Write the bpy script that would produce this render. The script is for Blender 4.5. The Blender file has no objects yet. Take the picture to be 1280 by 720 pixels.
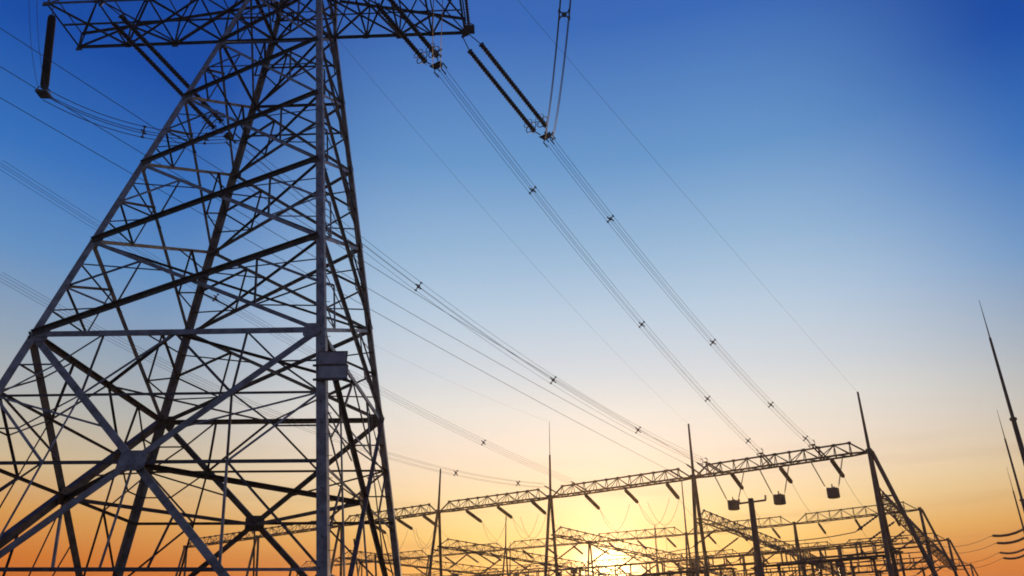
import bpy, math, random
from mathutils import Vector, Matrix
random.seed(7)
R = math.radians
sc = bpy.context.scene
col = sc.collection

# ------------------------------------------------------------------ camera
cam = bpy.data.cameras.new("camera")
cam.sensor_width = 36.0
cam.lens = 997 / 1280 * 36
cam.clip_start, cam.clip_end = 0.1, 12000
cam_ob = bpy.data.objects.new("camera", cam)
col.objects.link(cam_ob)
pt = R(26.94)
cam_ob.matrix_world = (Matrix.Translation((0, 0, 1.5)) @ Matrix.Rotation(R(90) + pt, 4, 'X')
                       @ Matrix.Rotation(R(0.506), 4, 'Z'))
sc.camera = cam_ob

# ------------------------------------------------------------------ sky and sun
SUN_EL, SUN_AZ = R(7.2), R(6.8)
SUN = Vector((math.sin(SUN_AZ) * math.cos(SUN_EL), math.cos(SUN_AZ) * math.cos(SUN_EL), math.sin(SUN_EL)))
world = bpy.data.worlds.new("World")
sc.world = world
world.use_nodes = True
nt = world.node_tree
N, L = nt.nodes, nt.links
N.clear()


def lin(c):
    return tuple(((v / 255) / 12.92 if v / 255 <= .04045 else ((v / 255 + .055) / 1.055) ** 2.4) for v in c) + (1.0,)


def ramp(stops):
    n = N.new('ShaderNodeValToRGB')
    e = n.color_ramp.elements
    while len(e) > 1:
        e.remove(e[-1])
    for i, (deg, c) in enumerate(stops):
        el = e[0] if i == 0 else e.new(deg / 60)
        el.position = deg / 60
        el.color = lin(c)
    return n


def math_n(op, a, b=None, clamp=False):
    n = N.new('ShaderNodeMath'); n.operation = op; n.use_clamp = clamp
    for i, v in enumerate((a, b)):
        if v is None: continue
        if isinstance(v, (int, float)): n.inputs[i].default_value = v
        else: L.new(v, n.inputs[i])
    return n.outputs[0]


def mapr(v, a, b):
    n = N.new('ShaderNodeMapRange'); n.interpolation_type = 'SMOOTHSTEP'
    L.new(v, n.inputs[0]); n.inputs[1].default_value = a; n.inputs[2].default_value = b
    return n.outputs[0]


def mix(f, a, b):
    n = N.new('ShaderNodeMixRGB'); L.new(f, n.inputs[0]); L.new(a, n.inputs[1]); L.new(b, n.inputs[2])
    return n.outputs[0]


tc = N.new('ShaderNodeTexCoord')
nrm = N.new('ShaderNodeVectorMath'); nrm.operation = 'NORMALIZE'; L.new(tc.outputs['Generated'], nrm.inputs[0])
sep = N.new('ShaderNodeSeparateXYZ'); L.new(nrm.outputs[0], sep.inputs[0])
elev = math_n('ARCSINE', sep.outputs[2])
pos = math_n('MULTIPLY', elev, 180 / math.pi / 60, True)
flat = N.new('ShaderNodeVectorMath'); flat.operation = 'MULTIPLY'; L.new(nrm.outputs[0], flat.inputs[0]); flat.inputs[1].default_value = (1, 1, 0)
fln = N.new('ShaderNodeVectorMath'); fln.operation = 'NORMALIZE'; L.new(flat.outputs[0], fln.inputs[0])
dotn = N.new('ShaderNodeVectorMath'); dotn.operation = 'DOT_PRODUCT'; L.new(fln.outputs[0], dotn.inputs[0])
dotn.inputs[1].default_value = (math.sin(SUN_AZ), math.cos(SUN_AZ), 0)
caz = dotn.outputs['Value']
front = ramp([(0, (245, 125, 30)), (5, (250, 160, 50)), (7.5, (250, 184, 76)), (9.5, (250, 202, 112)), (11.5, (249, 215, 154)), (13.5, (245, 220, 186)), (15.5, (243, 226, 207)),
              (18, (232, 228, 220)), (20.6, (212, 219, 225)), (25, (185, 207, 227)), (29, (155, 189, 220)), (35.6, (104, 154, 206)), (45, (57, 107, 186)), (60, (30, 70, 155))])
side = ramp([(0, (160, 68, 8)), (5, (198, 88, 4)), (7, (214, 116, 18)), (9.5, (221, 158, 78)), (12.5, (212, 188, 148)), (16, (182, 183, 178)), (19.5, (150, 168, 186)),
             (25, (98, 146, 198)), (31, (52, 114, 190)), (38, (18, 77, 167)), (50, (14, 55, 138)), (60, (12, 44, 120))])
back = ramp([(0, (122, 100, 88)), (15, (114, 110, 118)), (40, (72, 98, 150)), (60, (36, 68, 140))])
c1 = mix(mapr(caz, 0.99, 0.83), front.outputs[0], side.outputs[0])
lowf = math_n('MULTIPLY', mapr(elev, R(13.5), R(6.5)), mapr(caz, 0.996, 0.93))
c1 = mix(lowf, c1, side.outputs[0])
c2 = mix(mapr(caz, 0.35, -0.4), c1, back.outputs[0])
for r_ in (front, side, back):
    L.new(pos, r_.inputs[0])
# glow of the low sun and the air around it
sd = N.new('ShaderNodeVectorMath'); sd.operation = 'DOT_PRODUCT'; L.new(nrm.outputs[0], sd.inputs[0]); sd.inputs[1].default_value = SUN
csun = math_n('MAXIMUM', sd.outputs['Value'], 0.0)
g = None
for pw, colr in ((2600, (5.0, 3.4, 1.5, 1)), (420, (0.65, 0.40, 0.26, 1)), (70, (0.08, 0.04, 0.02, 1))):
    p = math_n('POWER', csun, float(pw))
    m = N.new('ShaderNodeMixRGB'); m.blend_type = 'MULTIPLY'; m.inputs[0].default_value = 1
    L.new(p, m.inputs[1]); m.inputs[2].default_value = colr
    if g is None: g = m.outputs[0]
    else:
        a = N.new('ShaderNodeMixRGB'); a.blend_type = 'ADD'; a.inputs[0].default_value = 1
        L.new(g, a.inputs[1]); L.new(m.outputs[0], a.inputs[2]); g = a.outputs[0]
tot = N.new('ShaderNodeMixRGB'); tot.blend_type = 'ADD'; tot.inputs[0].default_value = 1
L.new(c2, tot.inputs[1]); L.new(g, tot.inputs[2])
# thin streaky cloud bands close to the horizon
mp = N.new('ShaderNodeMapping'); L.new(nrm.outputs[0], mp.inputs[0]); mp.inputs['Scale'].default_value = (2.0, 2.0, 26)
nz = N.new('ShaderNodeTexNoise'); L.new(mp.outputs[0], nz.inputs[0]); nz.inputs['Scale'].default_value = 1.6; nz.inputs['Detail'].default_value = 4
band = math_n('MULTIPLY', mapr(nz.outputs[0], 0.5, 0.75), math_n('MULTIPLY', mapr(elev, R(18), R(9)), 0.20))
vd = N.new('ShaderNodeMixRGB'); L.new(band, vd.inputs[0]); L.new(tot.outputs[0], vd.inputs[1]); vd.inputs[2].default_value = lin((150, 95, 60))
sky = N.new('ShaderNodeTexSky'); sky.sky_type = 'NISHITA'; sky.sun_disc = False
sky.sun_elevation, sky.sun_rotation = SUN_EL, SUN_AZ
sky.dust_density = 2.0; sky.ozone_density = 4.0
bg1 = N.new('ShaderNodeBackground'); L.new(vd.outputs[0], bg1.inputs[0]); bg1.inputs[1].default_value = 0.96
bg2 = N.new('ShaderNodeBackground'); L.new(sky.outputs[0], bg2.inputs[0]); bg2.inputs[1].default_value = 0.004
ads = N.new('ShaderNodeAddShader'); L.new(bg1.outputs[0], ads.inputs[0]); L.new(bg2.outputs[0], ads.inputs[1])
wo = N.new('ShaderNodeOutputWorld'); L.new(ads.outputs[0], wo.inputs[0])

sun = bpy.data.lights.new("sun", 'SUN')
sun.energy = 1.6; sun.angle = R(0.6); sun.color = (1.0, 0.62, 0.32)
sun_ob = bpy.data.objects.new("sun", sun); col.objects.link(sun_ob)
sun_ob.rotation_euler = (-SUN).to_track_quat('-Z', 'Y').to_euler()

vs = sc.view_settings
vs.view_transform, vs.look, vs.exposure, vs.gamma = 'Standard', 'None', 0.0, 1.0
sc.cycles.max_bounces = 4
sc.cycles.filter_width = 1.8


# ------------------------------------------------------------------ materials
def mat(name, base, rough=.6, metal=0.0, var=.25, scale=4.0, bump=0.0, base2=None):
    m = bpy.data.materials.new(name); m.use_nodes = True
    t = m.node_tree; b = t.nodes['Principled BSDF']
    b.inputs['Roughness'].default_value = rough; b.inputs['Metallic'].default_value = metal
    co = t.nodes.new('ShaderNodeTexCoord'); nz = t.nodes.new('ShaderNodeTexNoise')
    nz.inputs['Scale'].default_value = scale; nz.inputs['Detail'].default_value = 5
    t.links.new(co.outputs['Object'], nz.inputs['Vector'])
    cr = t.nodes.new('ShaderNodeValToRGB'); e = cr.color_ramp.elements
    e[0].position, e[1].position = .35, .7
    e[0].color = tuple(v * (1 - var) for v in base) + (1,)
    e[1].color = tuple(base2 or [min(1, v * (1 + var)) for v in base]) + (1,)
    t.links.new(nz.outputs['Fac'], cr.inputs['Fac'])
    oi = t.nodes.new('ShaderNodeObjectInfo'); mr = t.nodes.new('ShaderNodeMapRange')
    t.links.new(oi.outputs['Random'], mr.inputs[0]); mr.inputs[3].default_value = .82; mr.inputs[4].default_value = 1.12
    mm = t.nodes.new('ShaderNodeMixRGB'); mm.blend_type = 'MULTIPLY'; mm.inputs[0].default_value = 1
    t.links.new(cr.outputs[0], mm.inputs[1]); t.links.new(mr.outputs[0], mm.inputs[2])
    t.links.new(mm.outputs[0], b.inputs['Base Color'])
    if bump:
        bp = t.nodes.new('ShaderNodeBump'); bp.inputs['Strength'].default_value = bump
        t.links.new(nz.outputs['Fac'], bp.inputs['Height']); t.links.new(bp.outputs[0], b.inputs['Normal'])
    return m


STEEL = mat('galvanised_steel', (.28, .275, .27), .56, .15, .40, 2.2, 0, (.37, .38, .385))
STEEL_SHADED = mat('shaded_steel', (.072, .067, .063), .64, .1, .4, 2.2, 0, (.115, .115, .117))  # darker copy of the tower steel, shade of undersides and far faces put into its colour
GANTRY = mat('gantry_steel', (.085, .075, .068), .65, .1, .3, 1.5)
PORC = mat('insulator_glaze', (.07, .045, .04), .3, 0, .2, 6)
RUBBER = mat('insulator_rubber', (.045, .04, .045), .5, 0, .2, 6)
ALU = mat('weathered_aluminium', (.10, .10, .105), .55, .3, .15, 2)
FIT = mat('fitting_steel', (.12, .12, .12), .5, .4, .2, 8)
PLATE = mat('sign_enamel', (.34, .37, .41), .5, 0, .22, 2.5)
TRAP = mat('line_trap_paint', (.10, .09, .085), .6, 0, .2, 2)
CONC = mat('concrete', (.32, .31, .29), .9, 0, .2, 2.5, .3)
GRAVEL = mat('gravel_ground', (.10, .085, .065), .95, 0, .45, .35, .6, (.16, .15, .10))


# ------------------------------------------------------------------ mesh helpers
class MB:
    def __init__(self): self.v, self.f, self.sm = [], [], []

    def add(self, vs_, fs, smooth=False):
        o = len(self.v)
        self.v += [tuple(p) for p in vs_]
        for f in fs:
            self.f.append(tuple(i + o for i in f)); self.sm.append(smooth)

    def box(self, c, ax, ay, az):          # centre and three half-axis vectors
        c, ax, ay, az = map(Vector, (c, ax, ay, az))
        vs_ = [c + ax * i + ay * j + az * k for k in (-1, 1) for j in (-1, 1) for i in (-1, 1)]
        self.add(vs_, [(0, 2, 3, 1), (4, 5, 7, 6), (0, 1, 5, 4), (2, 6, 7, 3), (0, 4, 6, 2), (1, 3, 7, 5)])

    def angle(self, p, q, n, size, th, out=1, lift=0.0, fl=.72):
        """L-section steel angle from p to q on a face with outward normal n; the second flange stands outward or inward"""
        p, q, n = Vector(p), Vector(q), Vector(n).normalized()
        t = (q - p).normalized(); n = (n - t * n.dot(t)).normalized(); s = t.cross(n)
        if s.z < 0: s = -s                                   # s points up the face: flange 2 sits on the upper edge
        a, b = size / 2, size * fl
        prof = [(a, 0), (a, out * b), (a - th, out * b), (a - th, out * th), (-a, out * th), (-a, 0)]
        vs_ = [e + s * x + n * (y + lift) for e in (p, q) for x, y in prof]
        fs = [tuple((i, (i + 1) % 6, 6 + (i + 1) % 6, 6 + i)) for i in range(6)]
        fs += [(0, 5, 4, 3), (0, 3, 2, 1), (6, 9, 10, 11), (6, 7, 8, 9)]
        self.add(vs_, fs)

    def corner(self, p, q, u, v, size, th):
        """L-section main leg: heel on p-q, flanges along u and v"""
        p, q, u, v = map(Vector, (p, q, u, v))
        prof = [(0, 0), (size, 0), (size, th), (th, th), (th, size), (0, size)]
        vs_ = [e + u * x + v * y for e in (p, q) for x, y in prof]
        fs = [tuple((i, (i + 1) % 6, 6 + (i + 1) % 6, 6 + i)) for i in range(6)]
        fs += [(0, 3, 2, 1), (0, 5, 4, 3), (6, 7, 8, 9), (6, 9, 10, 11)]
        self.add(vs_, fs)

    def tube(self, pts, r, n=8, r2=None, caps=True, smooth=True):
        pts = [Vector(p) for p in pts]
        k = len(pts); rings = []
        up = Vector((0, 0, 1))
        for i, p in enumerate(pts):
            t = (pts[min(i + 1, k - 1)] - pts[max(i - 1, 0)]).normalized()
            a = t.cross(up if abs(t.z) < .95 else Vector((1, 0, 0))).normalized(); b = t.cross(a)
            rr = r if r2 is None else r + (r2 - r) * i / (k - 1)
            rings.append([p + (a * math.cos(2 * math.pi * j / n) + b * math.sin(2 * math.pi * j / n)) * rr for j in range(n)])
        vs_ = [v for rg in rings for v in rg]
        fs = [(i * n + j, i * n + (j + 1) % n, (i + 1) * n + (j + 1) % n, (i + 1) * n + j) for i in range(k - 1) for j in range(n)]
        self.add(vs_, fs, smooth)
        if caps:
            self.add(rings[0], [tuple(range(n))]); self.add(rings[-1], [tuple(reversed(range(n)))])

    def lathe(self, p, q, prof, n=10):
        """profile of (fraction along p-q, radius)"""
        p, q = Vector(p), Vector(q); t = (q - p).normalized(); ln = (q - p).length
        a = t.cross(Vector((0, 0, 1)) if abs(t.z) < .95 else Vector((1, 0, 0))).normalized(); b = t.cross(a)
        vs_, fs = [], []
        for d, r in prof:
            vs_ += [p + t * (d * ln) + (a * math.cos(2 * math.pi * j / n) + b * math.sin(2 * math.pi * j / n)) * r for j in range(n)]
        for i in range(len(prof) - 1):
            fs += [(i * n + j, i * n + (j + 1) % n, (i + 1) * n + (j + 1) % n, (i + 1) * n + j) for j in range(n)]
        self.add(vs_, fs)

    def ring(self, c, u, v, ru, rv, r, n=18, m=6):
        c, u, v = Vector(c), Vector(u).normalized(), Vector(v).normalized()
        w = u.cross(v); vs_, fs = [], []
        for i in range(n):
            a = 2 * math.pi * i / n
            d = (u * math.cos(a) * ru + v * math.sin(a) * rv); o = (u * math.cos(a) + v * math.sin(a)).normalized()
            for j in range(m):
                b = 2 * math.pi * j / m
                vs_.append(c + d + (o * math.cos(b) + w * math.sin(b)) * r)
        for i in range(n):
            for j in range(m):
                fs.append((i * m + j, i * m + (j + 1) % m, ((i + 1) % n) * m + (j + 1) % m, ((i + 1) % n) * m + j))
        self.add(vs_, fs, True)

    def build(self, name, material, parent=None):
        me = bpy.data.meshes.new(name)
        me.from_pydata(self.v, [], self.f)
        me.polygons.foreach_set('use_smooth', self.sm)
        me.materials.append(material); me.validate(); me.update()
        o = bpy.data.objects.new(name, me); col.objects.link(o)
        if parent is not None: o.parent = parent
        return o


def tag(o, label=None, cat=None, group=None, kind=None):
    for k, v in (('label', label), ('category', cat), ('group', group), ('kind', kind)):
        if v: o[k] = v
    return o


def thing(name, label, cat, loc=(0, 0, 0), rz=0, group=None):
    o = bpy.data.objects.new(name, None); o.empty_display_size = .5
    o.location = loc; o.rotation_euler = (0, 0, rz); col.objects.link(o)
    return tag(o, label, cat, group)


def V3(p, z=None):
    return Vector((p[0], p[1], p[2] if z is None else z))


def lerp(a, b, t): return Vector(a) + (Vector(b) - Vector(a)) * t


def sagged(a, b, sag, n=24):
    out = []
    for i in range(n + 1):
        t = i / n; p = lerp(a, b, t); p.z -= 4 * sag * t * (1 - t); out.append(p)
    return out


# ------------------------------------------------------------------ ground
gm = MB(); n = 24; S = 5000
for j in range(n + 1):
    for i in range(n + 1):
        x, y = -S + 2 * S * i / n, -S + 2 * S * j / n
        gm.v.append((x, y, 0))
for j in range(n):
    for i in range(n):
        a = j * (n + 1) + i; gm.f.append((a, a + 1, a + n + 2, a + n + 1)); gm.sm.append(False)
tag(gm.build('ground', GRAVEL), kind='structure')

# ------------------------------------------------------------------ the lattice tower
TX, TY, TROT = -14.137, 37.944, R(-3.556)
tower = thing('transmission_tower', 'huge grey steel lattice transmission tower with crossed bracing and wide crossarms, nearest in view', 'pylon', (TX, TY, 0), TROT)
TM = Matrix.Translation((TX, TY, 0)) @ Matrix.Rotation(TROT, 4, 'Z')
Z0, Z5 = 15.28, 40.2
LV = [1.28, 15.28, 20.48, 25.53, 30.63, 35.35, Z5, 43.4, 46.4, 49.2, 52.0]


def wid(z): return 12.7 - .3412 * (z - Z0) if z <= Z5 else 4.197 - .14 * (z - Z5)


SG = dict(A=(-1, -1), C=(1, -1), D=(1, 1), B=(-1, 1))


def node(k, i, z=None):
    z = LV[i] if z is None else z
    w = wid(z) / 2
    return Vector((SG[k][0] * w, SG[k][1] * w, z))


FACES = {'AC': ('A', 'C', Vector((0, -1, .17))), 'CD': ('C', 'D', Vector((1, 0, .17))), 'BD': ('D', 'B', Vector((0, 1, .17))), 'AB': ('B', 'A', Vector((-1, 0, .17)))}
parts = []


def member(name, p, q, n, size, out=1, lift=.004, m=STEEL, par=tower, th=None):
    b = MB(); b.angle(p, q, n, size, th or max(.012, size * .11), out, lift=lift)
    return b.build(name, m, par)


for k in 'ACDB':
    b = MB(); sx, sy = SG[k]
    for z0, z1, sz in ((.35, Z0, .40), (Z0, 30.63, .37), (30.63, Z5, .33), (Z5, 52.0, .26)):
        of = Vector((sx * (.21 if k == 'C' else .15) * sz / .37, 0, 0))
        b.corner(node(k, 0, z0) + of, node(k, 0, z1) + of, (-sx, 0, 0), (0, -sy, 0), sz, sz * .1)
    leg = b.build('leg', STEEL, tower)
    c = MB(); p = node(k, 0, .35)
    c.lathe((p.x, p.y, -.05), (p.x, p.y, .55), [(0, 1.0), (.0, .95), (.75, .9), (.8, .55), (1, .5), (1, 0)], 14)
    c.build('concrete_footing', CONC, tower)

small = []          # redundant members, collected with how near the camera they are


def gusset(c, n, w, h, m=STEEL, lift=.03):
    b = MB(); n = Vector(n).normalized()
    u = Vector((0, 0, 1)).cross(n).normalized(); v = n.cross(u)
    c = Vector(c) + n * lift
    k = .66
    pts = [(-w, -h * k), (-w * k, -h), (w * k, -h), (w, -h * k), (w, h * k), (w * k, h), (-w * k, h), (-w, h * k)]
    f = [c + u * x + v * y + n * .012 for x, y in pts] + [c + u * x + v * y - n * .012 for x, y in pts]
    b.add(f, [tuple(range(8)), tuple(range(15, 7, -1))] + [(i, 8 + i, 8 + (i + 1) % 8, (i + 1) % 8) for i in range(8)])
    nb = max(2, int(w / .11))
    for i in range(nb):
        for y in (-h * .62, 0, h * .62):
            q = c + u * ((i + .5) / nb * 2 - 1) * w * .84 + v * y
            b.lathe(q - n * .04, q + n * .04, [(0, 0), (0, .026), (1, .026), (1, 0)], 6)
    return b.build('gusset_plate', m, tower)


def cross(p1, p2, q1, q2):
    """crossing point of the two diagonals p1-p2 and q1-q2 (symmetric panel)"""
    d1, d2, w = p2 - p1, q2 - q1, p1 - q1
    a, b, c, d, e = d1.dot(d1), d1.dot(d2), d2.dot(d2), d1.dot(w), d2.dot(w)
    k = a * c - b * b
    return (p1 + d1 * ((b * e - c * d) / k) + q1 + d2 * ((a * e - b * d) / k)) / 2


FW, RW, BW, LW = 'AC', 'CD', 'BD', 'AB'
for fk, (a, c, nrm_) in FACES.items():
    # ---- upper panels, X-braced
    for i in range(1, 10):
        a0, a1, c0, c1_ = node(a, i), node(a, i + 1), node(c, i), node(c, i + 1)
        big = (.27 - .016 * i) if i < 6 else .17
        lil = (.20 - .008 * i) if i < 6 else .13
        # heavy diagonal has its outstanding flange outside, the light one sits behind the leg
        if fk in ('AC', 'AB'):
            heavy, light = ((a0, c1_), (a1, c0))
        else:
            heavy, light = ((a1, c0), (a0, c1_))
        if fk == 'AB':
            heavy, light = ((a0, c1_), (a1, c0))
        member('diagonal_brace', heavy[0], heavy[1], nrm_, big, 1, .02, STEEL_SHADED if fk != 'CD' else STEEL)
        member('diagonal_brace', light[0], light[1], nrm_, lil, -1, -.035)
        xx_ = cross(a0, c1_, c0, a1)
        if i in (4, 5, 6, 7):
            member('horizontal_strut', node(a, 0, xx_.z) if xx_.z < Z5 else node(a, i, xx_.z), node(c, i, xx_.z), nrm_, .10, -1, -.09, STEEL_SHADED)
        if i < 9:
            x = xx_
            for (l0, l1) in ((a0, a1), (c0, c1_)):
                M, P, Q = lerp(l0, l1, .5), lerp(l1, x, .5), lerp(l0, x, .5)
                for e, f, s in ((M, P, .13), (P, Q, .095), (M, Q, .095)) + (((lerp(l0, l1, .75), lerp(l1, x, .75), .07), (lerp(l0, l1, .25), Q, .07)) if i in (1, 2, 3) else ()):
                    small.append((e, f, nrm_, s))
    # ---- tall bottom panel
    at, ct = node(a, 1), node(c, 1)
    ab, cb = (node(k, 0, 3.2 if k == 'B' else LV[0]) for k in (a, c))       # the rear left leg stands on higher ground
    x = cross(ab, ct, cb, at)
    main_m = STEEL if fk == 'AC' else STEEL_SHADED  # side and back faces take the steel with shade in its colour
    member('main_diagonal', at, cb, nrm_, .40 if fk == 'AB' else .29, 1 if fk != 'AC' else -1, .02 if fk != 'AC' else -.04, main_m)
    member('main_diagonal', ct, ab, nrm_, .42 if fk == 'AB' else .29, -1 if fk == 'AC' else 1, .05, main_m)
    member('horizontal_strut', at, ct, nrm_, .27, -1, .03, STEEL if fk in ('AC', 'CD') else STEEL_SHADED)
    zx = x.z; la, lc = node(a, 0, zx), node(c, 0, zx)
    member('horizontal_strut', la, lc, nrm_, .15, -1, -.06, STEEL_SHADED)
    gusset(x, nrm_, .54, .42, STEEL if fk == 'AC' else STEEL_SHADED, .075 if fk == 'AC' else -.06)
    st = lerp(at, ct, .5)
    for T, Bm, legk, F in ((at, ab, a, 1), (ct, cb, c, -1)):
        P, Q = lerp(T, x, .5), lerp(x, Bm, .5)
        P4, P34 = lerp(T, x, .25), lerp(T, x, .75)
        leg_at = lambda z: node(legk, 0, z)
        Lm, Lx, L4 = leg_at(P.z), leg_at(zx), leg_at(Q.z)
        Lq, L3 = leg_at((P.z + T.z) / 2), leg_at((P.z + zx) / 2)
        mid = lerp(Lx, x, .5)
        for e, f, s in ((Lm, P, .14), (Lm, P4, .10), (Lq, P4, .10), (Lm, P34, .11), (P, mid, .11), (Lm, mid, .13), (L3, lerp(Lm, mid, .5), .09), (lerp(Lm, mid, .5), P, .09),
                        (mid, Q, .12), (L4, mid, .12), (L4, Q, .14), (L4, lerp(Q, Bm, .5), .1), (lerp(T, st.copy(), .5), P, .14), (st, P, .14), (lerp(T, st, .5), P4, .1), (P, lerp(st, x, .35), .0)):
            if s: small.append((e, f, nrm_, s * .8))
    P, P2 = lerp(at, x, .5), lerp(ct, x, .5)
    small.append((P, P2, nrm_, .12))
    Q, Q2 = lerp(x, ab, .5), lerp(x, cb, .5)
    small.append((Q, Q2, nrm_, .15))
    for e, f in ((x, lerp(Q, Q2, .5)), (lerp(x, Q, .5), lerp(Q, Q2, .3)), (lerp(x, Q2, .5), lerp(Q, Q2, .7))):
        small.append((e, f, nrm_, .1))
    # level 5 belt
    for i, s in ((5, .16), (6, .22), (9, .2)):
        member('horizontal_strut', node(a, i), node(c, i), nrm_, s, -1, -.07, STEEL_SHADED)
    # node plates on the legs
    for i in range(1, 7):
        for k, o in ((a, c), (c, a)):
            hw = .34 if i == 1 else .25 - .015 * i
            p = node(k, i) + (node(o, i) - node(k, i)).normalized() * (hw + .03)
            gusset(p, nrm_, hw, .36 if i == 1 else .30 - .015 * i, STEEL if fk == 'AC' else STEEL_SHADED, -.012)
# diaphragms: ring through the face centres, inside the tower
cen = {}
for fk, (a, c, nrm_) in FACES.items():
    cen[fk] = cross(node(a, 0, 3.2 if a == 'B' else LV[0]), node(c, 1), node(c, 0, 3.2 if c == 'B' else LV[0]), node(a, 1))
ordr = ['AC', 'CD', 'BD', 'AB']
for i in range(4):
    p, q = cen[ordr[i]], cen[ordr[(i + 1) % 4]]
    member('diaphragm_strut', p, q, (0, 0, -1), .26, 1, 0, STEEL_SHADED)
    member('diaphragm_strut', lerp(node(ordr[i][0], 1), node(ordr[i][1], 1), .5), lerp(node(ordr[(i + 1) % 4][0], 1), node(ordr[(i + 1) % 4][1], 1), .5), (0, 0, -1), .14, 1, 0, STEEL_SHADED)
for i in (2, 3, 4, 5, 6, 7):
    for k, o in (('A', 'D'), ('B', 'C')):
        member('diaphragm_strut', node(k, i), node(o, i), (0, 0, -1), .12, 1, 0 if k == 'A' else .16, STEEL_SHADED)

# redundant bracing: the nearest hundred are single parts, the rest one mesh
camloc = TM.inverted() @ Vector((0, 0, 1.5))
small.sort(key=lambda m_: ((m_[0] + m_[1]) / 2 - camloc).length - 30 * m_[3])
rest = MB()
for i, (e, f, nn, s) in enumerate(small):
    if i < 100:
        member('secondary_brace', e, f, nn, s, -1, -.05, STEEL if i % 3 == 0 else STEEL_SHADED)
    else:
        rest.angle(e, f, nn, s, .014, -1, lift=-.05)
tag(rest.build('secondary_bracing', STEEL_SHADED, tower), kind='stuff')


# crossarms
def crossarm(z, xr, xl, h):
    w = wid(z) / 2 * .93
    for sx, xt in ((1, xr), (-1, -xl)):
        x0 = sx * wid(z) / 2
        b = MB(); lac = MB()
        nP = max(4, int(abs(xt - x0) / 2.7))
        near, far = [], []; tn, tf = [], []
        for i in range(nP + 1):
            t = i / nP; xx = x0 + (xt - x0) * t
            near.append(Vector((xx, -w, z))); far.append(Vector((xx, w, z)))
            hh = h * (1 - t) + 1.1 * t; ww = w * .94
            tn.append(Vector((xx, -ww, z + hh))); tf.append(Vector((xx, ww, z + hh)))
        for ch, nn in ((near, (0, -1, 0)), (far, (0, 1, 0))):
            b.angle(ch[0], ch[-1], nn, .18, .022, -1)
        for ch, nn in ((tn, (0, -1, 0)), (tf, (0, 1, 0))):
            b.angle(ch[0], ch[-1], nn, .17, .02, -1)
        for i in range(nP):
            for lo, hi, nn in ((near, tn, (0, -1, 0)), (far, tf, (0, 1, 0))):
                if i % 2 == 0: lac.angle(lo[i], hi[i + 1], nn, .13, .014, -1, lift=-.03)
                else: lac.angle(hi[i], lo[i + 1], nn, .13, .014, -1, lift=-.03)
            if i % 2 == 0:
                lac.angle(near[i], far[i + 1], (0, 0, -1), .13, .014, -1, lift=-.03); lac.angle(far[i], near[i + 1], (0, 0, -1), .09, .012, -1, lift=-.16)
            else:
                lac.angle(far[i], near[i + 1], (0, 0, -1), .13, .014, -1, lift=-.03); lac.angle(near[i], far[i + 1], (0, 0, -1), .09, .012, -1, lift=-.16)
            lac.angle(tn[i], tf[i + 1], (0, 0, 1), .1, .012, -1, lift=-.03)
        for i in range(1, nP + 1):
            lac.angle(near[i], tn[i], (0, -1, 0), .1, .012, -1, lift=-.05); lac.angle(far[i], tf[i], (0, 1, 0), .1, .012, -1, lift=-.05)
            lac.angle(near[i], far[i], (0, 0, -1), .13, .014, -1, lift=-.02); lac.angle(tn[i], tf[i], (0, 0, 1), .09, .012, -1, lift=-.02)
        for e in (near, far):
            for p in (e[-1], e[nP // 2]):
                lac.box(p + Vector((0, 0, -.06)), (.2, 0, 0), (0, .04, 0), (0, 0, .15))
        sgn = 1 if sx > 0 else -1
        for u0, u1, sz_ in ((0, .55, .17), (.3, .8, .12)):
            i0, i1 = int(u0 * nP), int(u1 * nP)
            lac.angle(near[i0], far[i1], (0, 0, -1), sz_, .018, -1, lift=.02); lac.angle(near[i1], tn[i0], (0, -1, 0), sz_ * .8, .015, -1, lift=.03)
        lac.angle((near[0] + far[0]) / 2, (near[-1] + far[-1]) / 2, (0, 0, -1), .11, .013, -1, lift=-.08)
        for ch in (near, far, tn, tf):
            for i in range(1, nP):
                lac.box(ch[i] + Vector((random.uniform(-.1, .1), 0, .02)), (.17, 0, 0), (0, .035, 0), (0, 0, .13))
        arm = b.build('crossarm', STEEL_SHADED, tower)
        lac.build('lacing', STEEL_SHADED, arm)


crossarm(Z5, 10.8, 15.4, 3.2)
crossarm(49.2, 8.0, 9.5, 2.4)
pk = MB()
for k in 'ACDB':
    pk.corner(node(k, 10), (0, 0, 57.5), (-SG[k][0], 0, 0), (0, -SG[k][1], 0), .16, .02)
pk.build('peak', STEEL_SHADED, tower)

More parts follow.
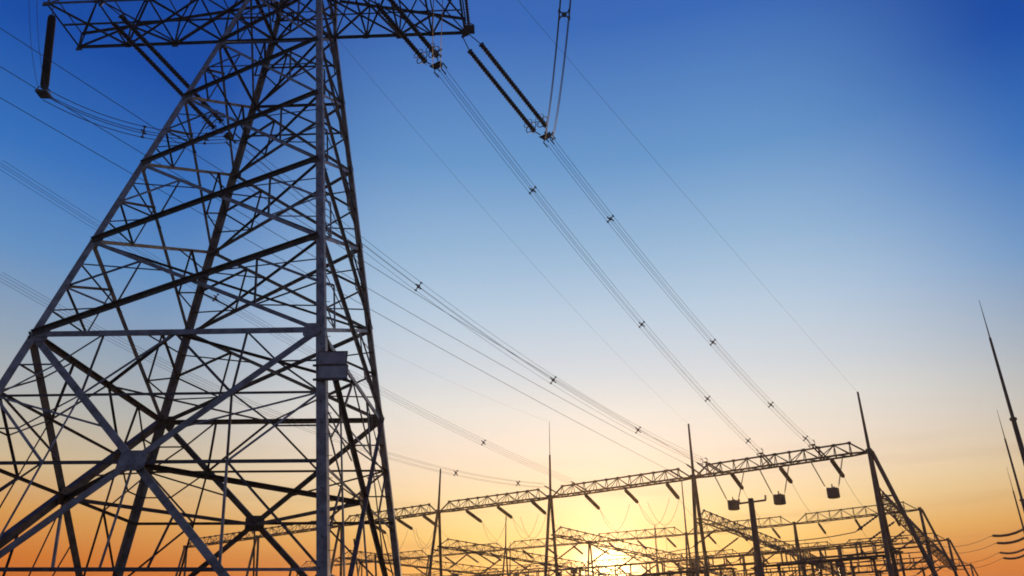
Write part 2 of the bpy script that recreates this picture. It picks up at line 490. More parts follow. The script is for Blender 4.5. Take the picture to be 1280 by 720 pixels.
# step bolts up the near right leg, and the two number plates
sb = []
for i in range(64):
    z = 4.2 + i * .45
    p = node('C', 0, z) + Vector((.2 if z < Z5 - 9 else .16, 0, 0)); b = MB()
    if i % 2: b.tube([p + Vector((-.12, .0, 0)), p + Vector((-.12, -.20, 0))], .013, 6); b.tube([p + Vector((-.12, -.20, 0)), p + Vector((-.12, -.215, 0))], .024, 6)
    else: b.tube([p + Vector((0, .12, 0)), p + Vector((.20, .12, 0))], .013, 6); b.tube([p + Vector((.20, .12, 0)), p + Vector((.215, .12, 0))], .024, 6)
    b.build('step_bolt', STEEL_SHADED, tower)
for zc in (13.83, 13.17):
    p = node('C', 0, zc); b = MB()
    cc = Vector((p.x + .55, p.y - .10, zc))
    b.box(cc, (.60, 0, 0), (0, .02, 0), (0, 0, .27))
    pl = b.build('number_plate', PLATE, tower)
    f = MB()
    for dx, dz, hx, hz in ((0, .28, .62, .02), (0, -.28, .62, .02), (-.61, 0, .015, .27), (.61, 0, .015, .27)):
        f.box(cc + Vector((dx, -.005, dz)), (hx, 0, 0), (0, .03, 0), (0, 0, hz))
    f.box(cc + Vector((-.05, -.012, -.325)), (.72, 0, 0), (0, .05, 0), (0, 0, .035))
    f.box(cc + Vector((-.30, .06, 0)), (.32, 0, 0), (0, .03, 0), (0, 0, .03))
    f.build('plate_rim', STEEL_SHADED, pl)


def TW(x, y, z): return TM @ Vector((x, y, z))


# ------------------------------------------------------------------ insulators and conductors
def sheds(nsh, r_core, r_shed):
    pr = [(0, .001), (0, r_core * 1.4), (.012, r_core * 1.4), (.015, r_core)]
    for i in range(nsh):
        d = .02 + .96 * i / nsh; w = .96 / nsh
        pr += [(d + w * .2, r_core), (d + w * .42, r_shed), (d + w * .55, r_shed * .97), (d + w * .75, r_core)]
    pr += [(.985, r_core), (.988, r_core * 1.4), (1, r_core * 1.4), (1, .001)]
    return pr


def tension_set(S_, E_, label, group=None, gap=.85, sheds_n=30, ring=True, rs=.18):
    """two parallel strings between an arm and the end of a bundle"""
    S_, E_ = Vector(S_), Vector(E_); t = (E_ - S_).normalized(); pv = t.cross(Vector((0, 0, 1))).normalized(); dn = t.cross(pv)
    ln = (E_ - S_).length
    o = thing('insulator_set', label, 'insulator', S_, 0, group)
    O = S_
    for sg in (-1, 1):
        a, b_ = t * (ln * .115) + pv * sg * gap / 2, t * (ln * .90) + pv * sg * gap / 2
        m = MB(); m.lathe(a, b_, sheds(sheds_n, rs * .76, rs), 10)
        st = m.build('insulator_string', RUBBER, o)
        m = MB(); m.tube([pv * sg * gap * .22, a], .035, 6); m.build('link_rod', FIT, o)
        m = MB(); m.tube([b_, t * (ln * .955) + pv * sg * gap * .3], .04, 6); m.build('link_rod', FIT, o)
        if ring:
            m = MB(); c_ = b_ - t * .35
            m.ring(c_, pv, dn, .42, .52, .034); m.ring(c_ - t * .4, pv, dn, .34, .40, .024)
            for sgn in (-1, 1): m.tube([c_ + dn * .42 * sgn, c_ + t * .55 + dn * .1 * sgn], .018, 5)
            m.build('grading_ring', FIT, o)
    m = MB(); m.box(t * .06, pv * (gap * .32), t * .07, dn * .03); m.build('yoke_plate', FIT, o)
    m = MB()
    c_ = t * (ln * .965)
    tri = [c_ + pv * gap * .5, c_ - pv * gap * .5, c_ + t * .45 - pv * .3, c_ + t * .45 + pv * .3]
    m.add([p + dn * .025 for p in tri] + [p - dn * .025 for p in tri], [(0, 1, 2, 3), (7, 6, 5, 4), (0, 4, 5, 1), (1, 5, 6, 2), (2, 6, 7, 3), (3, 7, 4, 0)])
    for sgn in (-1, 1):
        m.tube([c_ + t * .4 + pv * .3 * sgn - dn * .35, c_ + t * .4 + pv * .3 * sgn + dn * .35], .03, 5)
        for s2 in (-1, 1): m.tube([c_ + t * .42 + pv * .3 * sgn + dn * .3 * s2, c_ + t * .9 + pv * .3 * sgn + dn * .3 * s2], .05, 6)
    m.build('yoke_plate', FIT, o)
    return o


def bundle(name, A_, B_, sag, label, cat='power line', sep=.46, nsub=4, r=.0145, spacers=(), group=None, seg=32, vert=False):
    A_, B_ = Vector(A_), Vector(B_)
    o = thing(name, label, cat, A_, 0, group)
    pts = [p - A_ for p in sagged(A_, B_, sag, seg)]
    t = (B_ - A_).normalized(); pv = t.cross(Vector((0, 0, 1))).normalized(); dn = t.cross(pv)
    offs = {1: [(0, 0)], 2: [(-1, 0), (1, 0)], 4: [(-1, -1), (1, -1), (1, 1), (-1, 1)]}[nsub]
    for a, b_ in offs:
        m = MB(); d = pv * a * sep / 2 + dn * b_ * sep / 2
        m.tube([p + d for p in pts], r, 5, caps=False)
        m.build('conductor', ALU, o)
    for s in spacers:
        i = s * seg; k = min(int(i), seg - 1); p = lerp(pts[k], pts[k + 1], i - k)
        m = MB()
        if nsub == 4:
            h = sep / 2
            m.lathe(p - t * .06, p + t * .06, [(0, 0), (0, h * .52), (1, h * .52), (1, 0)], 10)
            for a, b_ in offs:
                d = pv * a * h + dn * b_ * h
                m.tube([p + d * .3, p + d], .042, 6)
                m.tube([p + d - t * .10, p + d + t * .10], .06, 6)
        else:
            d = pv * sep / 2
            m.tube([p - d, p + d], .04, 6); m.tube([p + d - t * .12, p + d + t * .12], .06, 6); m.tube([p - d - t * .12, p - d + t * .12], .06, 6)
        m.build('spacer', FIT, o)
    return o


def wire(name, A_, B_, sag, label, cat='wire', r=.016, group=None, seg=20):
    A_, B_ = Vector(A_), Vector(B_); m = MB()
    m.tube([p - A_ for p in sagged(A_, B_, sag, seg)], r, 5, caps=False)
    o = m.build(name, ALU); o.location = A_
    return tag(o, label, cat, group)


E1, E2, E3 = Vector((2.45, 46.59, 37.43)), Vector((-5.16, 40.87, 38.92)), Vector((-19.31, 43.95, 35.16))
S1, S2, S3 = TW(10.8, 1.9, Z5 - .15), TW(5.66, -1.9, Z5 - .15), TW(-11.8, -1.95, Z5 - .15)
GI = 'insulator strings on the tower crossarm'
tension_set(S1, E1, 'twin black insulator strings slanting down from the right tip of the tower crossarm', GI, 1.0)
tension_set(S2, E2, 'twin black insulator strings crossing the right crossarm close to the tower body', GI, 1.0, 22)
tension_set(S3, E3, 'twin black insulator strings slanting from the left crossarm across to the tower leg', GI, 1.0, 36)
D1, D2, D3 = Vector((33.94, 87.67, 26.6)), Vector((29.17, 91.37, 26.6)), Vector((23.48, 94.77, 26.4))


def after(a, b, d): return Vector(a) + (Vector(b) - Vector(a)).normalized() * d


GB = 'bundled conductors from the tower to the gantry'
bundle('conductor_bundle', after(E1, D1, .4), D1, 1.5, 'four wire conductor bundle from the right crossarm tip to the gantry, uppermost on the right', group=GB, spacers=(.16, .506, .765, .955))
bundle('conductor_bundle', after(E2, D2, .4), D2, 1.5, 'four wire conductor bundle left of the uppermost one, starting under the right crossarm', group=GB, spacers=(.189, .49, .737, .929))
bundle('conductor_bundle', after(E3, D3, .4), D3, 2.3, 'four wire conductor bundle coming from behind the tower legs to the gantry', group=GB, spacers=(.269, .542, .769), sep=.55)

# jumpers
N1 = Vector((2.9, 24.0, 37.4))
tension_set(TW(10.8, -1.9, Z5 - .15), N1, 'twin insulator strings on the near side of the right crossarm tip, mostly above the picture', GI, 1.0)
bundle('jumper_cable', E1 + Vector((.1, .1, 0)), N1, 2.4, 'jumper loop of paired wires hanging almost upright beside the right crossarm tip', 'jumper cable', sep=.55, spacers=(.03, .62, .9), r=.024)
JB = Vector((-27.9, 37.1, 33.0)); JT = TW(-14.9, -1.9, Z5 - .3)


def hanging_string(top, bot, label, r_sh, nsh, grp):
    top, bot = Vector(top), Vector(bot); d = bot - top
    o = thing('suspension_insulator', label, 'insulator', top, 0, grp)
    m = MB(); m.lathe(d * .12, d * .93, sheds(nsh, r_sh * .6, r_sh), 10); m.build('insulator_string', RUBBER, o)
    m = MB(); m.tube([(0, 0, .0), d * .12], .03, 6); m.build('link_rod', FIT, o)
    m = MB(); m.tube([d * .93, d], .05, 6); m.build('link_rod', FIT, o)
    m = MB(); m.box(d, (.34, 0, 0), (0, .34, 0), (0, 0, .07)); m.ring(d * .96, (1, 0, 0), (0, 1, 0), .34, .34, .03); m.build('clamp', FIT, o)
    return o


hanging_string(JT, JB, 'thick dark insulator hanging from the far left end of the tower crossarm', .25, 34, GI)
hanging_string(TW(10.9, -.9, Z5 + 2.4), TW(11.15, 1.35, Z5 - .25), 'short dark insulator hanging at the right tip of the tower crossarm', .14, 16, GI)
bundle('jumper_cable', JB, E3, 1.1, 'sagging jumper of four wires from the hanging left insulator to the tower leg', 'jumper cable', sep=.5, spacers=(.52, .86), r=.024)
bundle('jumper_cable', JB, (-27.2, 31.7, 38.6), .9, 'thin jumper wires rising beside the hanging left insulator', 'jumper cable', sep=.42, r=.013, spacers=(), nsub=2)
bundle('jumper_cable', E2, (-3.2, 22.5, 37.6), 2.6, 'jumper of paired wires rising behind the right crossarm near the tower body', 'jumper cable', sep=.5, r=.016, spacers=(.16, .7))

# ------------------------------------------------------------------ gantries of the substation
ROW1 = [(40.35, 88.11), (23.17, 100.67), (5.64, 112.94), (-10.89, 123.62), (-27.99, 135.52), (-45.09, 147.42), (-62.19, 159.32)]
ROW2 = [(60.13, 118.79), (45.49, 130.63), (30.23, 140.75), (14.47, 149.7), (-0.78, 158.66), (-16.18, 168.26), (-31.58, 177.86), (-46.98, 187.46)]
ROW3 = [(76.61, 143.96), (61.31, 153.86), (46.01, 163.76), (30.71, 173.66), (15.41, 183.56), (0.11, 193.46), (-15.19, 203.36), (-30.49, 213.26)]
ROW4 = [(95.9, 173.6), (80.6, 183.5), (65.3, 193.4), (50.0, 203.3), (34.7, 213.2), (19.4, 223.1), (4.1, 233.0), (-11.2, 242.9)]
HB = 26.0
UD = Vector((17.1, -11.9, 0)).normalized(); VD = Vector((18.5, 28.5, 0)).normalized()


def truss(par, O, P, Q, side, name='beam', depth=1.35, half=.62, pan=1.75, r=1.0, m=GANTRY):
    """triangular lattice beam from P to Q whose ends taper into the columns"""
    P, Q, O = Vector(P), Vector(Q), Vector(O); t = (Q - P).normalized(); ln = (Q - P).length
    n_ = max(4, int(round(ln / pan))); st = ln / n_
    b = MB()
    lo = [[], []]; top = []
    for i in range(n_ + 1):
        d = i * st; e = min(1, i, n_ - i) if True else 1
        w = half * (1 if 0 < i < n_ else .35)
        for k, s in enumerate((-1, 1)): lo[k].append(P - O + t * d + side * s * w)
        if 0 < i < n_: top.append(P - O + t * d + Vector((0, 0, depth)))
    for k in (0, 1): b.tube(lo[k], .085 * r, 6)
    b.tube([lo[0][0] * .5 + lo[1][0] * .5] + top + [lo[0][-1] * .5 + lo[1][-1] * .5], .08 * r, 6)
    c = MB()
    for i in range(n_ + 1):
        c.tube([lo[0][i], lo[1][i]], .04 * r, 4)
        if i < n_: c.tube([lo[i % 2][i], lo[1 - i % 2][i + 1]], .04 * r, 4)
        if 0 < i < n_:
            tp = top[i - 1]
            for k in (0, 1): c.tube([lo[k][i], tp], .042 * r, 4)
            if i < n_ - 1:
                for k in (0, 1): c.tube([(lo[k][i]), top[i]] if i % 2 else [lo[k][i + 1], tp], .042 * r, 4)
            c.box(tp, t * .13 * r, side * .1 * r, (0, 0, .1 * r))
    bo = b.build(name, m, par); c.build('lacing', m, bo)
    return bo


def column(par, O, p, h, rod=None, end=0, spread=3.6, rr=.2, spike=None, ties=(5.6,), m=GANTRY):
    O = Vector(O); p = V3(p, 0)
    cb = MB(); cb.box(p + Vector((0, 0, h + .1)) - O, UD * (rr * 1.35), VD * (rr * 1.9), (0, 0, .2))
    co = cb.build('column_head', m, par)
    tp = p + Vector((0, 0, h)) - O
    for s in (-1, 1):
        b = MB(); b.tube([tp + VD * s * .22, p + VD * s * spread - O], rr * .92, 10, rr * 1.1)
        b.build('leg', m, co)
    if end:
        b = MB(); b.tube([tp + UD * .25 * end, p + UD * end * 7.4 - O], rr, 10, rr * 1.15)
        for d in (5.0, 10.5, 16.0):
            f = d / h
            b.tube([lerp(tp, p - O, f), lerp(tp, p + UD * end * 7.4 - O, f)], rr * .42, 6)
        b.build('raking_leg', m, co)
    b = MB()
    for d in ties:
        f = d / h
        b.tube([lerp(tp, p + VD * spread - O, f), lerp(tp, p - VD * spread - O, f)], rr * .5, 6)
    b.build('cross_tie', m, co)
    if rod:
        b = MB()
        if spike: b.tube([tp, tp + Vector((0, 0, (rod - h) * spike))], rr * .8, 8, rr * .55); b.tube([tp + Vector((0, 0, (rod - h) * spike)), tp + Vector((0, 0, rod - h))], rr * .26, 6, rr * .14)
        else: b.tube([tp, tp + Vector((0, 0, rod - h))], rr * .85, 8, rr * .5)
        b.build('lightning_rod', m, co)
    return co


def gantry(nodes, label, rods, spikes=None, rr=.2, end=1, r=1.0, m=GANTRY):
    O = V3(nodes[0], 0)
    g_ = thing('substation_gantry', label, 'gantry', O, 0, 'gantry rows of the substation')
    for i, p in enumerate(nodes):
        column(g_, O, p, HB, rods.get(i), end if i == 0 else 0, rr=rr, spike=(spikes or {}).get(i), m=m)
    for p, q in zip(nodes, nodes[1:]):
        a, b_ = V3(p, HB), V3(q, HB); t = (b_ - a).normalized()
        truss(g_, O, a + t * .25, b_ - t * .25, VD, r=r, m=m)
    return g_


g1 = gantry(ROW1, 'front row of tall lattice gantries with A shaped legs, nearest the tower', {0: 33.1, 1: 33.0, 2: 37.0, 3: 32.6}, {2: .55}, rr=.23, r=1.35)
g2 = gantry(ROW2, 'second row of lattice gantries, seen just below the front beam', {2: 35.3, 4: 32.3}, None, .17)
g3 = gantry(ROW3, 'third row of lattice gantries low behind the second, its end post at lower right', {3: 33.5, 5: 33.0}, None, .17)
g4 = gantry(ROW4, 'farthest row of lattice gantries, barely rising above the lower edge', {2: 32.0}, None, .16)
# beams running away from the camera that tie the rows together
HL = 21.0
for gg, ra, rb, ks in ((g1, ROW1, ROW2, (0, 1, 2, 3, 4)), (g2, ROW2, ROW3, (0, 1, 2, 3, 4, 5))):
    O = gg.location.copy()
    for k in ks:
        a, b_ = V3(ra[k], HL), V3(rb[k], HL); t = (b_ - a).normalized(); sd_ = t.cross(Vector((0, 0, 1)))
        truss(gg, O, a + t * .3, b_ - t * .3, sd_, 'side_beam', 1.3, .6, 1.9)


def short_string(S_, E_, label, group, nsh=12, r=.16, name='insulator_string', m=PORC, droop=0.0):
    S_, E_ = Vector(S_), Vector(E_); d = E_ - S_
    o = thing(name, label, 'insulator', S_, 0, group)
    b = MB()
    if droop:
        pp = sagged(d * .1, d * .93, droop, 5)
        for p0, p1 in zip(pp, pp[1:]): b.lathe(p0, p1, sheds(max(3, nsh // 5), r * .5, r), 8)
    else:
        b.lathe(d * .1, d * .93, sheds(nsh, r * .55, r), 8)
    b.build('sheds', m, o)
    b = MB(); b.tube([(0, 0, 0), d * .1], .04, 5); b.build('link_rod', FIT, o)
    b = MB(); b.tube([d * .93, d], .05, 5); b.build('link_rod', FIT, o)
    return o


# strings on the far side of the front beam
BAY = ['right bay', 'middle bay', 'left bay', 'bay behind the tower']
POS = ['left', 'centre', 'right']
FAR = {0: [((26.86, 96.87, 25.8), (29.21, 100.5, 24.51)), ((31.95, 94.0, 25.8), (34.63, 98.13, 24.8)), ((36.67, 90.22, 25.8), (39.96, 95.28, 24.85))],
       1: [((10.04, 109.35, 25.8), (12.56, 113.23, 24.47)), ((15.09, 106.3, 25.8), (17.46, 109.95, 24.7)), ((19.94, 102.52, 25.8), (22.25, 106.07, 24.45))],
       2: [((-6.73, 120.67, 25.8), (-4.2, 124.57, 24.69)), ((-2.05, 117.64, 25.8), (0.42, 121.44, 24.73)), ((2.86, 113.67, 25.8), (5.25, 117.36, 24.56))],
       3: [((-22.6, 131.6, 25.8), (-20.2, 135.1, 24.7)), ((-17.86, 127.86, 25.8), (-15.5, 131.4, 24.75)), ((-13.52, 124.54, 25.8), (-11.2, 128.0, 24.6))]}
for k, rows in FAR.items():
    for j, (s, e) in enumerate(rows):
        short_string(s, e, 'dark insulator string slanting below the front gantry beam, %s of the %s' % (POS[j], BAY[k]), 'insulator strings below the front beam', 14, .27)
        e = Vector(e)
        # wire on to the second row and a hanging jumper loop with its dropper
        f = (k * 3 + 2 - j + .5) / 12.0
        idx = min(int(f * 5), 6); tgt = lerp(V3(ROW2[idx], HB), V3(ROW2[idx + 1], HB), f * 5 - idx)
        wire('busbar_wire', e, tgt - VD * 2.5, 2.6, 'faint wire from the %s insulator of the %s to the second row' % (POS[j], BAY[k]), 'wire', .017, 'wires between the gantry rows')
        if k > 0:
            m = MB(); lo_ = e + VD * 1.0 + UD * (2.2 if j < 2 else -2.2)
            n0 = e + UD * 4.6 * (1 if j < 2 else -1) + Vector((0, 0, .2))
            m.tube([p - e for p in sagged(e, n0, 3.2, 14)], .022, 5, caps=False)
            low = lerp(e, n0, .5) - Vector((0, 0, 3.2))
            m.tube([low - e, Vector((low.x, low.y, 9)) - e], .017, 5, caps=False)
            o = m.build('jumper_loop', ALU); o.location = e
            tag(o, 'thin drooping jumper loop under the %s insulator of the %s' % (POS[j], BAY[k]), 'jumper cable', 'jumper loops under the front beam')

# strings on the tower side, where the incoming lines land
for s, e, w in (((36.73, 91.32, 25.9), D1, 'of the uppermost conductor bundle'), ((31.75, 95.17, 25.9), D2, 'of the second conductor bundle'), ((26.44, 98.29, 25.9), D3, 'of the bundle from behind the tower')):
    tension_set(s, e, 'dark insulator pair at the gantry end ' + w, 'insulators on the tower side of the front beam', .34, 14, False, .105)
EW = {}
for nme, s, e in (('W1', (25.4, 98.94, 25.9), (22.47, 95.39, 26.6)), ('W2', (24.3, 99.8, 25.9), (21.36, 96.25, 26.6)), ('W3', (22.29, 101.34, 25.9), (19.36, 97.79, 26.3)),
                  ('F1', (10.91, 109.24, 25.9), (7.98, 105.7, 26.6)), ('F2', (7.48, 111.85, 25.9), (4.55, 108.3, 26.6))):
    lab = {'W1': 'upper', 'W2': 'middle', 'W3': 'lower', 'F1': '', 'F2': ''}[nme]
    short_string(s, e, 'insulator string along the front beam holding the %s single line' % lab if lab else
                 ('insulator string along the front beam holding the higher faint bundle' if nme == 'F1' else 'insulator string along the front beam holding the lower faint bundle'),
                 'insulators on the tower side of the front beam', 12, .12)
    EW[nme] = Vector(e)
GS = 'single lines crossing behind the tower'
for nme, st, sag, lab in (('W1', (-28.83, 33.38, 34.53), .6, 'single dark line entering at the upper left edge, highest of three'), ('W2', (-29.33, 34.97, 33.17), .8, 'single dark line passing the hanging left insulator, middle of three'),
                          ('W3', (-30.62, 37.37, 32.92), .5, 'single dark line below the hanging left insulator, lowest of three')):
    st = Vector(st); e = EW[nme]
    st2 = st - (e - st) * .5; st2.z = st.z + (st.z - e.z) * .5
    pts = sagged(st, e, sag, 24); m = MB()
    k1 = pts[0] - pts[1]
    m.tube([(st2 - e)] + [p - e for p in pts], .021, 5, caps=False)
    o = m.build('power_line', ALU); o.location = e; tag(o, lab, 'power line', GS)
for nme, st, sag, lab in (('F1', (-38.59, 49.41, 36.69), 1.6, 'faint distant conductor bundle entering at the left edge, higher one behind the tower'), ('F2', (-39.68, 54.84, 30.02), 3.4, 'faint distant conductor bundle low behind the tower, flattening toward the gantry')):
    st = Vector(st); e = EW[nme]
    bundle('conductor_bundle', st, e, sag, lab, sep=.5, r=.0135, spacers=(.26, .76) if nme == 'F1' else (.3, .75, .92), group='faint bundles behind the tower')
    m_ = bpy.data.objects  # the same bundle continues past the picture's edge
wire('ground_wire', (-23.4, 2.4, 41.5), (40.35, 88.11, 33.1), .6, 'thin shield wire running down to the tip of the right hand gantry mast', 'wire', .0085, 'shield wires')
wire('ground_wire', TW(2.2, 2.2, Z5 + .2), (23.17, 100.67, 33.0), 1.2, 'thin shield wire from the tower body to the mast between right and middle bays', 'wire', .0075, 'shield wires')
wire('ground_wire', (-26.8, 69.4, 38.2), (5.64, 112.94, 37.0), 1.0, 'thin shield wire from behind the tower to the tallest spiked mast', 'wire', .007, 'shield wires')

# bus wires strung between the side beams
GBS = 'small insulator strings on the busbar wires'
for ra, rb, ks, ts in ((ROW1, ROW2, (0, 1, 2, 3), (.2, .4, .6, .8)), (ROW2, ROW3, (0, 1, 2, 3, 4), (.25, .5, .75))):
    for k in ks:
        for ti, t in enumerate(ts):
            a = lerp(V3(ra[k], HL), V3(rb[k], HL), t); b_ = lerp(V3(ra[k + 1], HL), V3(rb[k + 1], HL), t)
            d = (b_ - a).normalized()
            a2, b2 = a + d * 4.4 - Vector((0, 0, 2.2)), b_ - d * 4.4 - Vector((0, 0, 2.2))
            near_ = ra is ROW1
            l1 = 'small insulator string on a busbar wire between the front and second rows' if near_ else 'small insulator string on a busbar wire behind the second row'
            l2 = 'thin busbar wire strung between the side beams behind the front row' if near_ else 'thin busbar wire strung low behind the second gantry row'
            short_string(a + d * .5, a2, l1, GBS + (' nearer' if near_ else ' farther'), 9, .16)
            short_string(b_ - d * .5, b2, l1, GBS + (' nearer' if near_ else ' farther'), 9, .16)
            bw = wire('busbar_wire', a2, b2, .35, l2, 'wire', .055, 'busbar wires' + (' nearer' if near_ else ' farther'), 12)
            if near_:
                for f_ in ((.28, .7) if ti % 2 else (.5,)):
                    q_ = lerp(a2, b2, f_) - a2 - Vector((0, 0, .3)); m = MB()
                    m.tube(sagged(q_, q_ + VD * (1.6 - ti * .8) - Vector((0, 0, 9.5)), .0, 4), .024, 5, caps=False); m.build('dropper', ALU, bw)


# lower bus portals between the rows: round posts, a double rail, pin insulators
def portal(a, b_, h, label, group, npost=3):
    a, b_ = V3(a, 0), V3(b_, 0); d = (b_ - a); u = d.normalized()
    o = thing('bus_portal', label, 'portal frame', a, 0, group)
    for i in range(npost):
        p = d * (i / (npost - 1)); m = MB(); m.tube([p, p + Vector((0, 0, h))], .2, 8, .17)
        m.box(p + Vector((0, 0, h + .06)), u * .45, VD * .45, (0, 0, .06)); m.build('post', GANTRY, o)
    m = MB()
    for k in (-1, 1): m.tube([VD * .4 * k + Vector((0, 0, h + .2)), d + VD * .4 * k + Vector((0, 0, h + .2))], .10, 6)
    n_ = int(d.length / 1.2)
    for i in range(n_ + 1):
        k = 1 if i % 2 else -1
        m.tube([d * (i / n_) + VD * .4 * k + Vector((0, 0, h + .2)), d * (min(i + 1, n_) / n_) - VD * .4 * k + Vector((0, 0, h + .2))] if i < n_ else [d - VD * .4 + Vector((0, 0, h + .2)), d + VD * .4 + Vector((0, 0, h + .2))], .05, 5)
    m.build('rail', GANTRY, o)
    for i in range(6):
        q = d * ((i + .5) / 6) + Vector((0, 0, h + .28)); m = MB(); m.lathe(q, q + Vector((0, 0, 1.5)), sheds(6, .08, .17), 8)
        m.build('pin_insulator', PORC, o)
    m = MB(); m.tube([Vector((0, 0, h + 1.8)) - u * 1.5, d + Vector((0, 0, h + 1.8)) + u * 1.5], .085, 6); m.build('busbar_tube', ALU, o)
    return o


for ra, rb, k0, t, h, lab in ((ROW1, ROW2, range(0, 5), .45, 17.0, 'front and second rows'), (ROW1, ROW2, range(0, 5), .2, 15.6, 'front and second rows'), (ROW1, ROW2, range(0, 6), .75, 19.0, 'front and second rows'), (ROW2, ROW3, range(0, 6), .35, 19.0, 'second and third rows'), (ROW2, ROW3, range(0, 6), .75, 21.5, 'second and third rows')):
    for k in k0:
        if k % 3 == 2 and t in (.75, .2): continue
        a = lerp(V3(ra[k]+(0,)), V3(rb[k]+(0,)), t); b_ = lerp(V3(ra[k + 1]+(0,)), V3(rb[k + 1]+(0,)), t)
        portal(lerp(a, b_, .14), lerp(a, b_, .82), h, 'low bus portal with round posts and pin insulators between the ' + lab, 'bus portals between the ' + lab)

# capped equipment posts between the first two rows
for k, t, ff, h in ((0, .5, .45, 16.5), (0, .5, .58, 16.5), (1, .3, .3, 17.2), (1, .62, .62, 17.6), (1, .62, .78, 17.6), (2, .4, .35, 17.8), (2, .55, .7, 18.2), (3, .4, .5, 18.4), (3, .6, .2, 18.6)):
    a = lerp(V3(ROW1[k], 0), V3(ROW2[k], 0), t); b_ = lerp(V3(ROW1[k + 1], 0), V3(ROW2[k + 1], 0), t); p = lerp(a, b_, ff)
    o = thing('equipment_post', 'thick post with a ribbed bushing and flat cap, low behind the front gantry', 'post', p, 0, 'equipment posts behind the front gantry')
    m = MB(); m.tube([(0, 0, 0), (0, 0, h - 2.6)], .34, 12, .28); m.build('pedestal', GANTRY, o)
    m = MB(); m.lathe((0, 0, h - 2.6), (0, 0, h), sheds(9, .2, .36), 12); m.build('bushing', PORC, o)
    m = MB(); m.lathe((0, 0, h), (0, 0, h + .75), [(0, 0), (0, .5), (.12, .55), (.8, .55), (1, .4), (1, 0)], 14); m.build('cap', TRAP, o)
    m = MB(); m.tube([(0, 0, h + .6), tuple(UD * 1.1 + Vector((0, 0, h + .9)))], .05, 6); m.build('terminal', FIT, o)

# strings below the second and third rows, with wires running on behind
for rr_, rn, ks, lab in ((ROW2, ROW3, range(5), 'second'), (ROW3, ROW4, range(6), 'third')):
    for k in ks:
        for f in (.2, .5, .8):
            s = lerp(V3(rr_[k], HB - .2), V3(rr_[k + 1], HB - .2), f); e = s + VD * 4.3 - Vector((0, 0, 1.1))
            tg_ = lerp(V3(rn[k], HB), V3(rn[k + 1], HB), f)
            short_string(s, e, 'small dark insulator string slanting below the beam of the %s gantry row' % lab, 'insulator strings below the %s row' % lab, 10, .2)
            wire('busbar_wire', e, tg_ - VD * 1.0, 2.0, 'faint wire running back from an insulator below the %s gantry row' % lab, 'wire', .02, 'wires behind the %s row' % lab, 10)


# line traps hanging from the right bay
def line_trap(c, a1, a2, label):
    c, a1, a2 = Vector(c), Vector(a1), Vector(a2)
    o = thing('line_trap', label, 'line trap', c, 0, 'line traps under the right bay')
    b = MB(); b.lathe((0, 0, -.52), (0, 0, .52), [(0, 0), (0, .58), (.08, .70), (.14, .68), (.86, .68), (.92, .70), (1, .58), (1, 0)], 20); b.build('coil_drum', TRAP, o)
    b = MB()
    for a in range(4):
        an = a * math.pi / 2 + .3; b.box((math.cos(an) * .69, math.sin(an) * .69, 0), (.04, 0, 0), (0, .04, 0), (0, 0, .5))
    b.box((0, 0, .56), (.68, 0, 0), (0, .05, 0), (0, 0, .04)); b.box((0, 0, .56), (.05, 0, 0), (0, .68, 0), (0, 0, .035)); b.build('cage_bar', FIT, o)
    b = MB(); b.tube([(0, 0, .6), (0, 0, 1.0)], .07, 6); b.build('terminal', FIT, o)
    for a_ in (a1, a2):
        d = a_ - c; u = Vector((d.x, d.y, 0)).normalized() * .7 + Vector((0, 0, .6))
        m = MB(); m.tube([u, lerp(u, d, .1)], .03, 5); m.lathe(lerp(u, d, .08), lerp(u, d, .96), sheds(20, .045, .10), 8); m.tube([lerp(u, d, .96), d], .03, 5)
        m.build('suspension_string', PORC, o)
    return o


def beam_pt(t): return lerp(V3(ROW1[1], HB - .1), V3(ROW1[0], HB - .1), t)


TRAPS = ((.13, .31, .225, 3.9), (.40, .57, .49, 3.9), (.69, .86, .78, 3.9))
for (t1, t2, tc_, dz), lab in zip(TRAPS, ('dark drum line trap on V shaped strings, leftmost, beside the T shaped post', 'dark drum line trap on V shaped strings, middle of three, right of T shaped post', 'dark drum line trap on V shaped strings, rightmost, nearest the end mast')):
    line_trap(beam_pt(tc_) - Vector((0, 0, dz)), beam_pt(t1), beam_pt(t2), lab)

# T-shaped post
tp = thing('bus_post', 'dark tapered post with a short crossbar, standing in front of the right bay', 'post', (20.9, 70, 0))
b = MB(); b.tube([(0, 0, 0), (0, 0, 16.75)], .42, 12, .24); pb = b.build('post', GANTRY, tp)
cbd = Vector((1.3, 0, .18))
b = MB(); b.tube([cbd * -.75 + Vector((-.1, 0, 16.45)), cbd + Vector((0, 0, 16.45))], .085, 8); b.build('crossbar', GANTRY, tp)
for s in (-.8, 1.0):
    b = MB(); q = cbd * s + Vector((0, 0, 16.5)); b.lathe(q, q + Vector((0, 0, .38)), sheds(4, .05, .12), 8); b.build('pin_insulator', PORC, tp)
b = MB(); b.box((0, 0, .1), (.8, 0, 0), (0, .8, 0), (0, 0, .3)); b.build('base', CONC, tp)

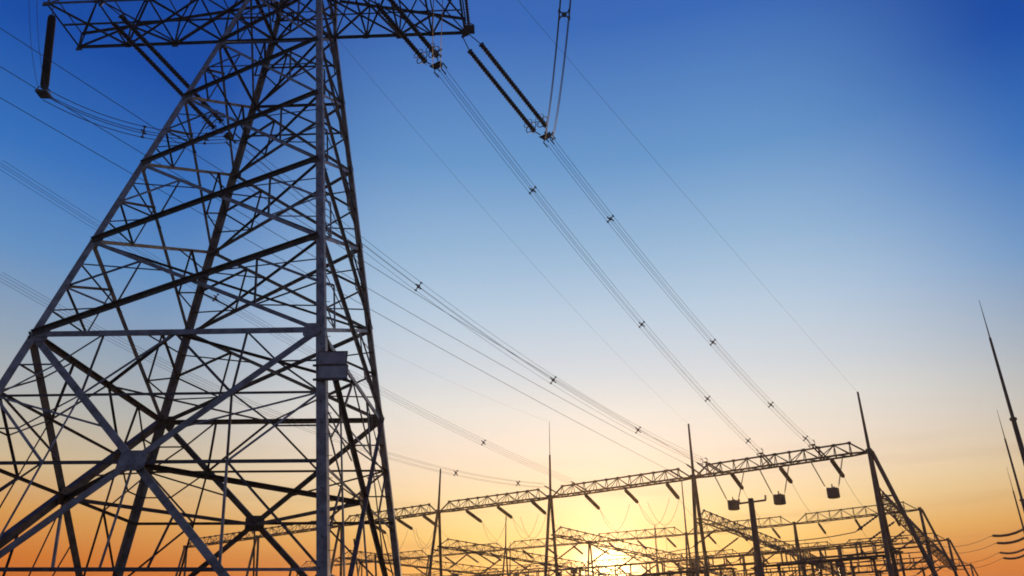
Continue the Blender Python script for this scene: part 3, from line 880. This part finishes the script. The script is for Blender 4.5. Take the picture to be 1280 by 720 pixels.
# free-standing lightning masts beyond the right edge
for (x, y), lab in (((45.5, 69.6), 'tall needle lightning mast at the right edge, tallest and nearest'), ((65.3, 102.7), 'needle lightning mast at the right edge, second tallest'), ((83.2, 132.5), 'needle lightning mast at the right edge, farthest and shortest')):
    o = thing('lightning_mast', lab, 'mast', (x, y, 0), 0, 'lightning masts at the right edge')
    b = MB(); b.tube([(0, 0, 0), (0, 0, 24)], .30, 12, .20); b.build('lower_pole', GANTRY, o)
    b = MB(); b.tube([(0, 0, 24), (0, 0, 32)], .16, 10, .11); b.build('upper_pole', GANTRY, o)
    b = MB(); b.tube([(0, 0, 32), (0, 0, 36)], .06, 8, .02); b.build('spike', GANTRY, o)
    b = MB(); b.lathe((0, 0, 23.9), (0, 0, 24.1), [(0, 0), (0, .3), (1, .3), (1, 0)], 12); b.build('flange', GANTRY, o)

# side gantry just beyond the right edge with its strings and wires
O5 = V3((78.8, 122.6), 0)
g5 = thing('substation_gantry', 'gantry standing just outside the right edge that holds the strings seen there', 'gantry', O5, 0, 'gantry rows of the substation')
P5, Q5 = V3((79.6, 122.2), HB), V3((98.6, 152.9), HB)
for p in (P5, Q5): column(g5, O5, p, HB, None, 0, rr=.17)
truss(g5, O5, P5 + VD * .25, Q5 - VD * .25, UD)
for (s, e, tgt, lab) in (((82.4, 128.0, 25.9), (78.6, 134.6, 25.0), (70.5, 138.5, 24.2), 'upper'), ((84.2, 130.9, 25.2), (80.6, 137.2, 24.3), (71.0, 139.0, 23.3), 'second'),
                         ((92.6, 146.2, 25.6), (88.6, 150.6, 24.9), (79.0, 150.0, 23.2), 'third'), ((93.6, 147.8, 25.0), (90.0, 152.2, 24.2), (79.6, 151.0, 22.4), 'lowest')):
    short_string(s, e, '%s insulator string reaching in from the lower right edge' % lab, 'insulator strings at the lower right edge', 25, .24, droop=.55)
    wire('busbar_wire', e, tgt, .8, 'thin near level wire left of the %s right edge insulator string' % lab, 'wire', .03, 'wires at the lower right')

# ------------------------------------------------------------------ the hazy air of the evening
hm = bpy.data.materials.new('haze'); hm.use_nodes = True
ht = hm.node_tree; ht.nodes.remove(ht.nodes['Principled BSDF'])
pv_ = ht.nodes.new('ShaderNodeVolumePrincipled')
pv_.inputs['Color'].default_value = (1.0, .80, .56, 1); pv_.inputs['Density'].default_value = .00034; pv_.inputs['Anisotropy'].default_value = .8
ht.links.new(pv_.outputs[0], ht.nodes['Material Output'].inputs['Volume'])
b = MB(); b.box((0, 0, 29.5), (5200, 0, 0), (0, 5200, 0), (0, 0, 30.5))
tag(b.build('haze', hm), kind='stuff')
